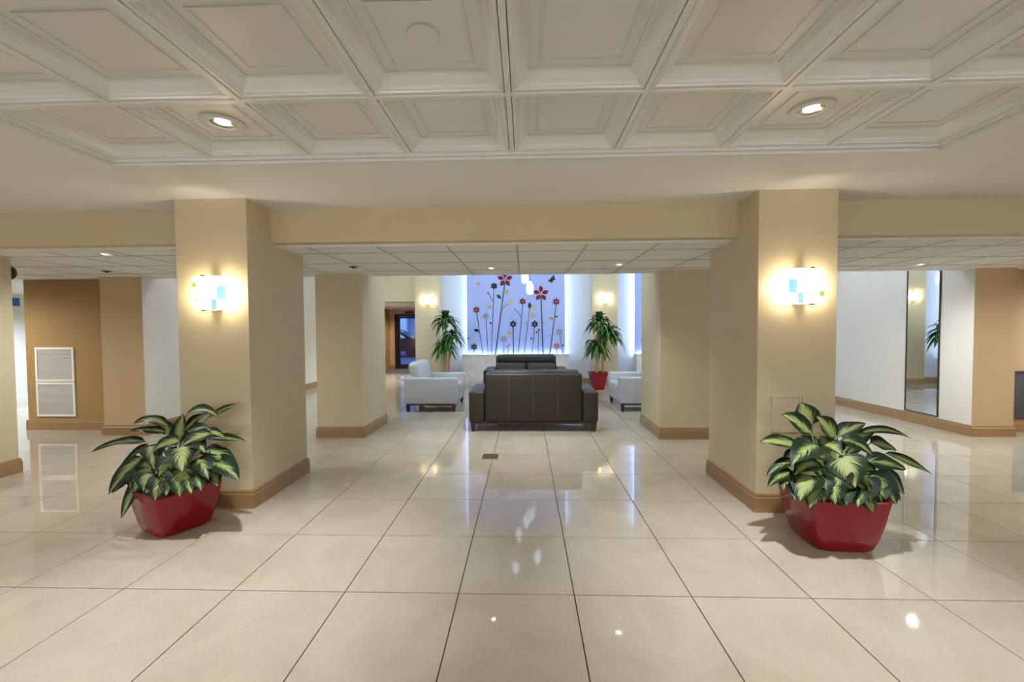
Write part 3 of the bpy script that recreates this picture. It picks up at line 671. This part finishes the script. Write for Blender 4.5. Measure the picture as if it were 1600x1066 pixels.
def armchair(label, loc, rz):
    """faces +Y; width along X, back edge at y=0"""
    t = thing('armchair', label, 'armchair', loc, rz, 'white leather armchairs'); h = .5; aw = .16; D = .90; lm = 'leather_white'
    for s in (-1, 1):
        a, b = sorted((s*h, s*(h-aw)))
        bm = rbox(a, b, 0, D, .135, .575, .028, 4); ar = mesh_obj('arm', bm, lm, t, smooth=50)
        y0, y1 = sorted((s*(h-.0005), s*(h+.0015)))
        mesh_obj('seam', boxbm(y0, y1, .02, D-.03, .515, .519), 'stitch_pale', ar); mesh_obj('seam', boxbm(y0, y1, D*.46, D*.46+.004, .15, .515), 'stitch_pale', ar)
    mesh_obj('seat_base', rbox(-h+aw, h-aw, .05, D-.02, .137, .29, .01, 2), lm, t, smooth=40)
    mesh_obj('seat_cushion', rbox(-h+aw+.004, h-aw-.004, .2, D+.012, .28, .445, .035, 4), lm, t, smooth=50)
    mesh_obj('back_panel', rbox(-h+aw, h-aw, .005, .20, .135, .60, .03, 4), lm, t, smooth=50)
    bm = rbox(-h+aw+.0, h-aw-.0, -.125, .125, -.20, .20, .09, 5); bmesh.ops.rotate(bm, verts=bm.verts[:], matrix=Matrix.Rotation(math.radians(12), 3, 'X')); bmesh.ops.translate(bm, verts=bm.verts[:], vec=(0, .165, .645)); mesh_obj('back_cushion', bm, lm, t, smooth=60)
    mesh_obj('rail', rbox(-h+.02, h-.02, .03, D-.03, .110, .137, .004, 1), 'mahogany', t)
    for x in (-h+.05, h-.05):
        for y in (.06, D-.06):
            bm = bmesh.new(); A = [bm.verts.new((x+sx*.02, y+sy*.02, 0)) for sx, sy in ((-1, -1), (1, -1), (1, 1), (-1, 1))]; B = [bm.verts.new((x+sx*.032, y+sy*.032, .112)) for sx, sy in ((-1, -1), (1, -1), (1, 1), (-1, 1))]
            bm.faces.new(A[::-1]); bm.faces.new(B)
            for i in range(4): bm.faces.new((A[i], A[(i+1) % 4], B[(i+1) % 4], B[i]))
            mesh_obj('leg', bm, 'mahogany', t)
    return t
armchair('white leather armchair left of the dark sofa facing right', (-2.055, 7.48, 0), -PI/2)
armchair('white leather armchair right of the dark sofa half hidden by a pillar', (2.46, 7.50, 0), PI/2)

# ------------------------------------------------------------------ wall and floor fittings
def grille(label, loc, w, h, fm, sm, group=None, fr=.028):
    t = thing('air_grille', label, 'air vent', loc, 0, group)
    bm = bmesh.new()
    for a in ((0, w, 0, fr), (0, w, h-fr, h), (0, fr, fr, h-fr), (w-fr, w, fr, h-fr)): box(bm, a[0], a[1], -.016, 0, a[2], a[3])
    mesh_obj('frame', bm, fm, t)
    mesh_obj('shade_backing', boxbm(fr, w-fr, -.002, 0, fr, h-fr), 'duct_shade', t)  # dark sheet behind the louvres in place of real duct shade
    bm = bmesh.new(); z = fr+.006
    while z < h-fr-.008:
        prism(bm, [(-.014, z), (-.012, z-.002), (-.002, z+.011), (-.004, z+.013)], 'x', fr, w-fr); z += .0195
    o = mesh_obj('louvres', bm, sm, t); o['kind'] = 'stuff'
    return t
grille('upper white framed air grille on the brown alcove wall', (-6.935, 5.72, .69), .565, .485, 'vent_white', 'vent_slat', 'white air grilles')
grille('lower white framed air grille on the brown alcove wall', (-6.935, 5.72, .195), .565, .485, 'vent_white', 'vent_slat', 'white air grilles')
grille('dark grey air grille on the wall at the right edge', (6.335, 5.70, .165), .75, .64, 'vent_dark', 'vent_dark', fr=.035)
mr = thing('wall_mirror', 'tall narrow wall mirror with thin dark frame on the right wall', 'mirror', (XR, 5.86, .16))
Wm, Hm = .50, 2.55
mesh_obj('mirror_glass', boxbm(-.012, -.001, .014, Wm-.014, .014, Hm-.014), 'mirror', mr)
for a in ((0, .014, 0, Hm), (Wm-.014, Wm, 0, Hm), (.014, Wm-.014, 0, .014), (.014, Wm-.014, Hm-.014, Hm)): mesh_obj('frame_strip', boxbm(-.018, -.001, a[0], a[1], a[2], a[3]), 'frame_brown', mr)
fb = thing('floor_box_cover', 'small brass floor outlet plate in front of the dark sofa', 'floor plate', (-.39, 4.54, 0))
mesh_obj('plate', rbox(-.085, .085, -.09, .09, 0, .005, .002, 1), 'brass', fb)
for x in (-.04, .04): mesh_obj('flap', rbox(x-.032, x+.032, -.075, .075, .004, .0075, .002, 1), 'brass', fb)
bm = bmesh.new(); lathe(bm, [(0, 0), (.075, 0), (.078, .015), (.066, .045), (.038, .066), (0, .074)], 24)
bmesh.ops.rotate(bm, verts=bm.verts[:], matrix=Matrix.Rotation(-PI/2, 3, 'X'))
tag(mesh_obj('dome', bm, 'dome_brown', None, (-5.105, 3.98, 1.985), smooth=50), 'dark brown round dome peeking from behind the left edge pillar', 'dome')
tag(mesh_obj('wall_sign', rbox(XMIN+.15, XMIN+.165, 7.72, 7.96, 1.90, 2.06, .003, 1), 'sign_blue'), 'small blue sign on the corridor wall at far left', 'sign')

# ------------------------------------------------------------------ big planters with variegated plants
def planter(label, loc, rz, bot=.30, top=.47, h=.37, group='large red planters'):
    t = thing('planter', label, 'planter', loc, rz, group)
    bm = bmesh.new()
    def ring(half, cham, z):
        pts = []
        for sx, sy in ((1, 1), (-1, 1), (-1, -1), (1, -1)):
            a = (sx*half, sy*(half-cham)); b = (sx*(half-cham), sy*half)
            mid = (sx*(half-cham*.29), sy*(half-cham*.29))
            pts += [a, mid, b] if sx*sy > 0 else [b, mid, a]
        return [bm.verts.new((x, y, z)) for x, y in pts]
    prof = [(bot/2-.010, .075, 0), (bot/2, .075, .010), (bot/2+(top-bot)*.19, .07, h*.25), (bot/2+(top-bot)*.34, .06, h*.55), (top/2-.004, .05, h-.03), (top/2, .048, h-.006), (top/2-.004, .048, h), (top/2-.016, .045, h), (top/2-.022, .043, h-.05)]
    R = [ring(*p) for p in prof]
    for A, B in zip(R, R[1:]):
        for i in range(12): bm.faces.new((A[i], A[(i+1) % 12], B[(i+1) % 12], B[i]))
    bm.faces.new(R[0][::-1]); bmesh.ops.recalc_face_normals(bm, faces=bm.faces[:])
    mesh_obj('pot', bm, 'red_gloss', t, smooth=28)
    bm = bmesh.new(); pts = ring(top/2-.022, .033, h-.045); bm.faces.new(pts); mesh_obj('soil', bm, 'soil', t)
    return t
planter('large red planter holding the variegated plant by the left front pillar', (-2.51, 2.90, 0), math.radians(-26+0), bot=.33, top=.43, h=.30)
planter('large red planter holding the variegated plant by the right front pillar', (2.00, 2.80, 0), math.radians(-4), bot=.36, top=.47, h=.34)

def leaf_bm(base, mid, tip, wid, n0, nseg=9, fold=.20, wave=.0):
    """pointed oval leaf along a quadratic spine"""
    bm = bmesh.new(); uvl = bm.loops.layers.uv.new('UVMap')
    rows_ = []
    for k in range(nseg+1):
        s = k/nseg
        p = base*(1-s)**2 + mid*2*s*(1-s) + tip*s*s
        d = (mid-base)*(1-s)+(tip-mid)*s; d.normalize()
        sd = d.cross(n0)
        sd = sd.normalized() if sd.length > 1e-4 else Vector((1, 0, 0))
        nn = sd.cross(d).normalized()
        hw = wid/2*(math.sin(PI*min(1, s**.66*.995+.005))**.8) if 0 < s < 1 else wid*.012
        wv = wave*wid*math.sin(s*9+wid*40)
        rows_.append([bm.verts.new(p - sd*hw + nn*(hw*fold*1.1+wv)), bm.verts.new(p - sd*hw*.5 + nn*(hw*fold*.35)), bm.verts.new(p), bm.verts.new(p + sd*hw*.5 + nn*(hw*fold*.35)), bm.verts.new(p + sd*hw + nn*(hw*fold*1.1-wv))])
    for k in range(nseg):
        for i in range(4):
            f = bm.faces.new((rows_[k][i], rows_[k][i+1], rows_[k+1][i+1], rows_[k+1][i]))
            for lp, (u, v) in zip(f.loops, ((i/4, k/nseg), ((i+1)/4, k/nseg), ((i+1)/4, (k+1)/nseg), (i/4, (k+1)/nseg))): lp[uvl].uv = (u, v)
    return bm
def variegated(label, loc, Yc, ox, oy, sc, leaves, zsoil, crown):
    t = thing('variegated_plant', label, 'plant', loc, 0, 'variegated foliage plants')
    L0 = Vector(loc)
    for n, (bx, by, tx, ty, wpx, yb, yt, lift) in enumerate(leaves):
        b = at_y(ox+bx*sc, oy+by*sc, Yc+yb); e = at_y(ox+tx*sc, oy+ty*sc, Yc+yt)
        wd = 1.25*wpx*sc/F*(Yc+(yb+yt)/2)
        length = (e-b).length
        mid = (b+e)/2 + Vector((0, 0, 1))*lift*length
        view = (Vector((0, 0, CH))-(b+e)/2).normalized()
        n0 = (view*.75 + Vector((0, 0, .75)) + Vector((random.uniform(-.25, .25), 0, 0))).normalized()
        o = mesh_obj('leaf', leaf_bm(b-L0, mid-L0, e-L0, wd, n0, fold=random.uniform(.12, .28), wave=.05), 'leaf_variegated', t, smooth=70)
        root = Vector((crown[0]+random.uniform(-.05, .05), crown[1]+random.uniform(-.05, .05), zsoil-.01)) - L0
        bb = b-L0; mp = root*.45+bb*.55 + Vector((0, 0, .05))
        bm = bmesh.new(); tube(bm, [root, root*.8+mp*.2+Vector((0, 0, .02)), mp, bb], [.008, .0075, .006, .004], 6); mesh_obj('stem', bm, 'stem_green', t, smooth=60)
    return t
LV = [(400, 370, 55, 435, 58, .02, -.08, .22), (540, 270, 320, 255, 62, .08, .06, .35), (800, 215, 1000, 122, 46, .12, .17, .05), (640, 225, 880, 228, 70, .08, .0, .40), (790, 345, 1055, 372, 56, .06, -.02, .06),
      (530, 310, 300, 298, 50, .05, .0, .12), (640, 400, 632, 565, 150, -.12, -.26, .30), (650, 535, 618, 725, 150, -.18, -.27, .28), (540, 590, 455, 748, 132, -.17, -.27, .25), (800, 505, 1000, 622, 130, -.06, -.18, .22),
      (735, 480, 802, 615, 104, -.12, -.22, .25), (725, 590, 755, 688, 66, -.2, -.26, .2), (380, 470, 160, 712, 84, -.02, -.12, .22), (370, 610, 245, 860, 64, -.10, -.20, .18), (430, 540, 325, 690, 128, -.10, -.20, .22),
      (575, 505, 482, 592, 116, -.14, -.22, .3), (425, 400, 450, 545, 100, -.08, -.18, .3), (815, 320, 635, 398, 84, -.04, -.14, .2), (615, 365, 458, 420, 82, -.06, -.14, .22), (600, 385, 640, 190, 76, .02, .05, .02),
      (645, 300, 800, 190, 76, .04, .06, .15), (815, 430, 998, 562, 84, .0, -.08, .18), (740, 320, 915, 352, 60, .04, .0, .25), (400, 520, 185, 702, 70, .02, -.06, .15), (420, 390, 215, 575, 46, .04, .0, .2),
      (560, 320, 480, 235, 70, .1, .12, .1), (640, 330, 820, 300, 80, .06, .02, .25), (700, 300, 560, 300, 80, .1, .08, .2), (690, 400, 780, 440, 90, -.06, -.14, .3), (600, 480, 540, 430, 80, -.05, -.1, .3), (760, 430, 920, 470, 80, .02, -.02, .2),
      (500, 460, 400, 420, 90, -.02, -.06, .3), (700, 500, 860, 600, 90, -.02, -.1, .3), (460, 500, 330, 560, 90, .02, -.05, .2),
      (430, 570, 385, 690, 112, -.16, -.25, .25), (570, 610, 530, 715, 100, -.2, -.28, .25), (690, 610, 690, 705, 90, -.2, -.27, .25), (810, 560, 862, 655, 90, -.1, -.18, .25), (350, 560, 300, 668, 84, -.06, -.16, .25), (480, 640, 400, 700, 80, -.2, -.27, .2)]
variegated('leafy green and cream variegated plant in the left red planter', (-2.51, 2.90, .255), 2.90, 130, 600, .2439, LV, .255, (-2.51, 2.90))
RV = [(440, 395, 185, 358, 92, .04, -.02, .12), (505, 310, 318, 188, 104, .06, .06, .12), (500, 260, 432, 112, 112, .12, .16, .10), (650, 335, 528, 198, 110, .06, .08, .12), (665, 325, 838, 246, 84, .06, .05, .15), (790, 310, 1120, 338, 50, .05, .0, .28),
      (548, 385, 380, 505, 128, -.08, -.20, .25), (590, 375, 692, 440, 92, -.06, -.16, .3), (680, 450, 775, 640, 178, -.14, -.28, .28), (960, 430, 1257, 562, 60, .05, .0, .10), (830, 475, 1088, 530, 96, -.06, -.14, .14), (870, 365, 1027, 412, 84, .06, .04, .18),
      (690, 345, 884, 445, 82, -.06, -.14, .32), (400, 550, 232, 637, 72, -.04, -.14, .2), (390, 470, 226, 572, 62, .0, -.05, .15), (500, 570, 432, 725, 148, -.16, -.27, .26), (540, 625, 492, 770, 96, -.22, -.29, .2), (570, 575, 582, 740, 80, -.2, -.28, .25),
      (690, 530, 655, 685, 110, -.18, -.26, .28), (610, 690, 712, 756, 60, -.24, -.29, .2), (830, 690, 884, 795, 74, -.22, -.28, .2), (835, 570, 868, 735, 108, -.16, -.26, .25), (860, 560, 1028, 744, 132, -.10, -.22, .22), (930, 540, 1075, 682, 80, -.04, -.12, .25),
      (920, 600, 1056, 722, 64, -.08, -.16, .2), (565, 500, 398, 562, 110, -.10, -.20, .25), (735, 615, 757, 748, 84, -.2, -.28, .2), (785, 610, 815, 735, 74, -.2, -.27, .2), (620, 420, 560, 320, 90, .06, .1, .1), (730, 380, 900, 290, 84, .1, .1, .2),
      (640, 470, 520, 470, 110, -.04, -.1, .3), (760, 520, 900, 540, 110, -.04, -.1, .3), (560, 440, 440, 320, 90, .08, .1, .1), (720, 430, 800, 330, 90, .05, .05, .2), (600, 560, 640, 640, 100, -.1, -.18, .3), (460, 440, 330, 470, 80, .06, .03, .2),
      (900, 620, 938, 735, 100, -.12, -.22, .25), (370, 560, 330, 655, 90, -.06, -.16, .25), (640, 620, 650, 745, 100, -.22, -.3, .25), (430, 620, 400, 720, 100, -.14, -.25, .25), (800, 640, 790, 760, 90, -.22, -.3, .25), (700, 640, 720, 750, 90, -.22, -.3, .25)]
variegated('leafy green and cream variegated plant in the right red planter', (2.00, 2.80, .295), 2.80, 1140, 600, .2533, RV, .295, (2.0, 2.80))

# ------------------------------------------------------------------ tall dracaenas
def dracaena(label, loc, heads, pot_label, bot=.22, top=.36, h=.40):
    x0, y0 = loc
    t = thing('planter', pot_label, 'planter', (x0, y0, 0), math.radians(8), 'tapered red planters in the lobby')
    bm = bmesh.new()
    prof = [(bot/2-.006, 0), (bot/2, .006), (top/2, h-.03), (top/2+.008, h-.03), (top/2+.010, h), (top/2-.012, h), (top/2-.014, h-.05)]
    R = [[bm.verts.new((sx*r, sy*r, z)) for sx, sy in ((-1, -1), (1, -1), (1, 1), (-1, 1))] for r, z in prof]
    for A, B in zip(R, R[1:]):
        for i in range(4): bm.faces.new((A[i], A[(i+1) % 4], B[(i+1) % 4], B[i]))
    bm.faces.new(R[0][::-1]); bmesh.ops.recalc_face_normals(bm, faces=bm.faces[:])
    bmesh.ops.bevel(bm, geom=[e for e in bm.edges if abs(e.verts[0].co.z-e.verts[1].co.z) > .1], offset=.012, segments=2, affect='EDGES')
    mesh_obj('pot', bm, 'red_gloss', t, smooth=28)
    r = top/2-.014; bm = bmesh.new(); rad = []
    c = bm.verts.new((0, 0, h-.02)); q = [bm.verts.new((sx*r, sy*r, h-.045)) for sx, sy in ((-1, -1), (1, -1), (1, 1), (-1, 1))]
    for i in range(4): bm.faces.new((q[i], q[(i+1) % 4], c))
    mesh_obj('pebble_topping', bm, 'pebbles', t)
    p = thing('dracaena', label, 'plant', (x0, y0, h-.045), 0, 'tall corn plants in the lobby')
    for (hx, hz, ca, n, lo, hi, size) in heads:
        hzl = hz-(h-.045)
        bm = bmesh.new(); tube(bm, [(ca, 0, 0), (ca*.98, 0, hzl*.4), (hx*.6+ca*.4, .01, hzl*.8), (hx, 0, hzl)], [.030, .027, .026, .022], 8); mesh_obj('cane', bm, 'cane', p, smooth=60)
        for k in range(n):
            a = k*2.39996+random.uniform(-.2, .2); el = lo+(hi-lo)*(k/n)+random.uniform(-.1, .1)
            L_ = size*random.uniform(.85, 1.12)*(1 if el < .9 else .8); o_ = Vector((math.cos(a), math.sin(a)*.85, 0))
            b = Vector((hx, 0, hzl-.03+.10*(k/n)))
            mid = b + o_*L_*.48*math.cos(el) + Vector((0, 0, 1))*L_*.55*math.sin(el)
            tip = b + o_*L_*(.80*math.cos(el)**.5 if el < 1.3 else .3) + Vector((0, 0, 1))*L_*(math.sin(el)*.75-.72*math.cos(el))
            mesh_obj('leaf', leaf_bm(b, mid, tip, .118*random.uniform(.85, 1.15), (o_*.3+Vector((0, 0, 1))).normalized(), 6, .25), 'leaf_dracaena', p, smooth=70)
    return p
dracaena('tall corn plant with two canes standing right of the central mural', (1.655, 9.62), [(.03, 1.50, -.03, 46, .1, 1.4, .48), (.24, 1.26, .11, 36, -.1, 1.0, .46), (-.03, .98, -.02, 36, -.2, .8, .42)], 'tapered red planter under the corn plant right of the mural')
dracaena('tall corn plant with two canes standing left of the central mural behind the armchair', (-1.86, 9.75), [(.0, 1.56, .0, 42, .1, 1.4, .48), (.16, 1.22, .07, 24, -.1, .8, .42), (-.02, .99, -.06, 34, -.2, .8, .42)], 'tapered red planter hidden behind the left white armchair', h=.37)
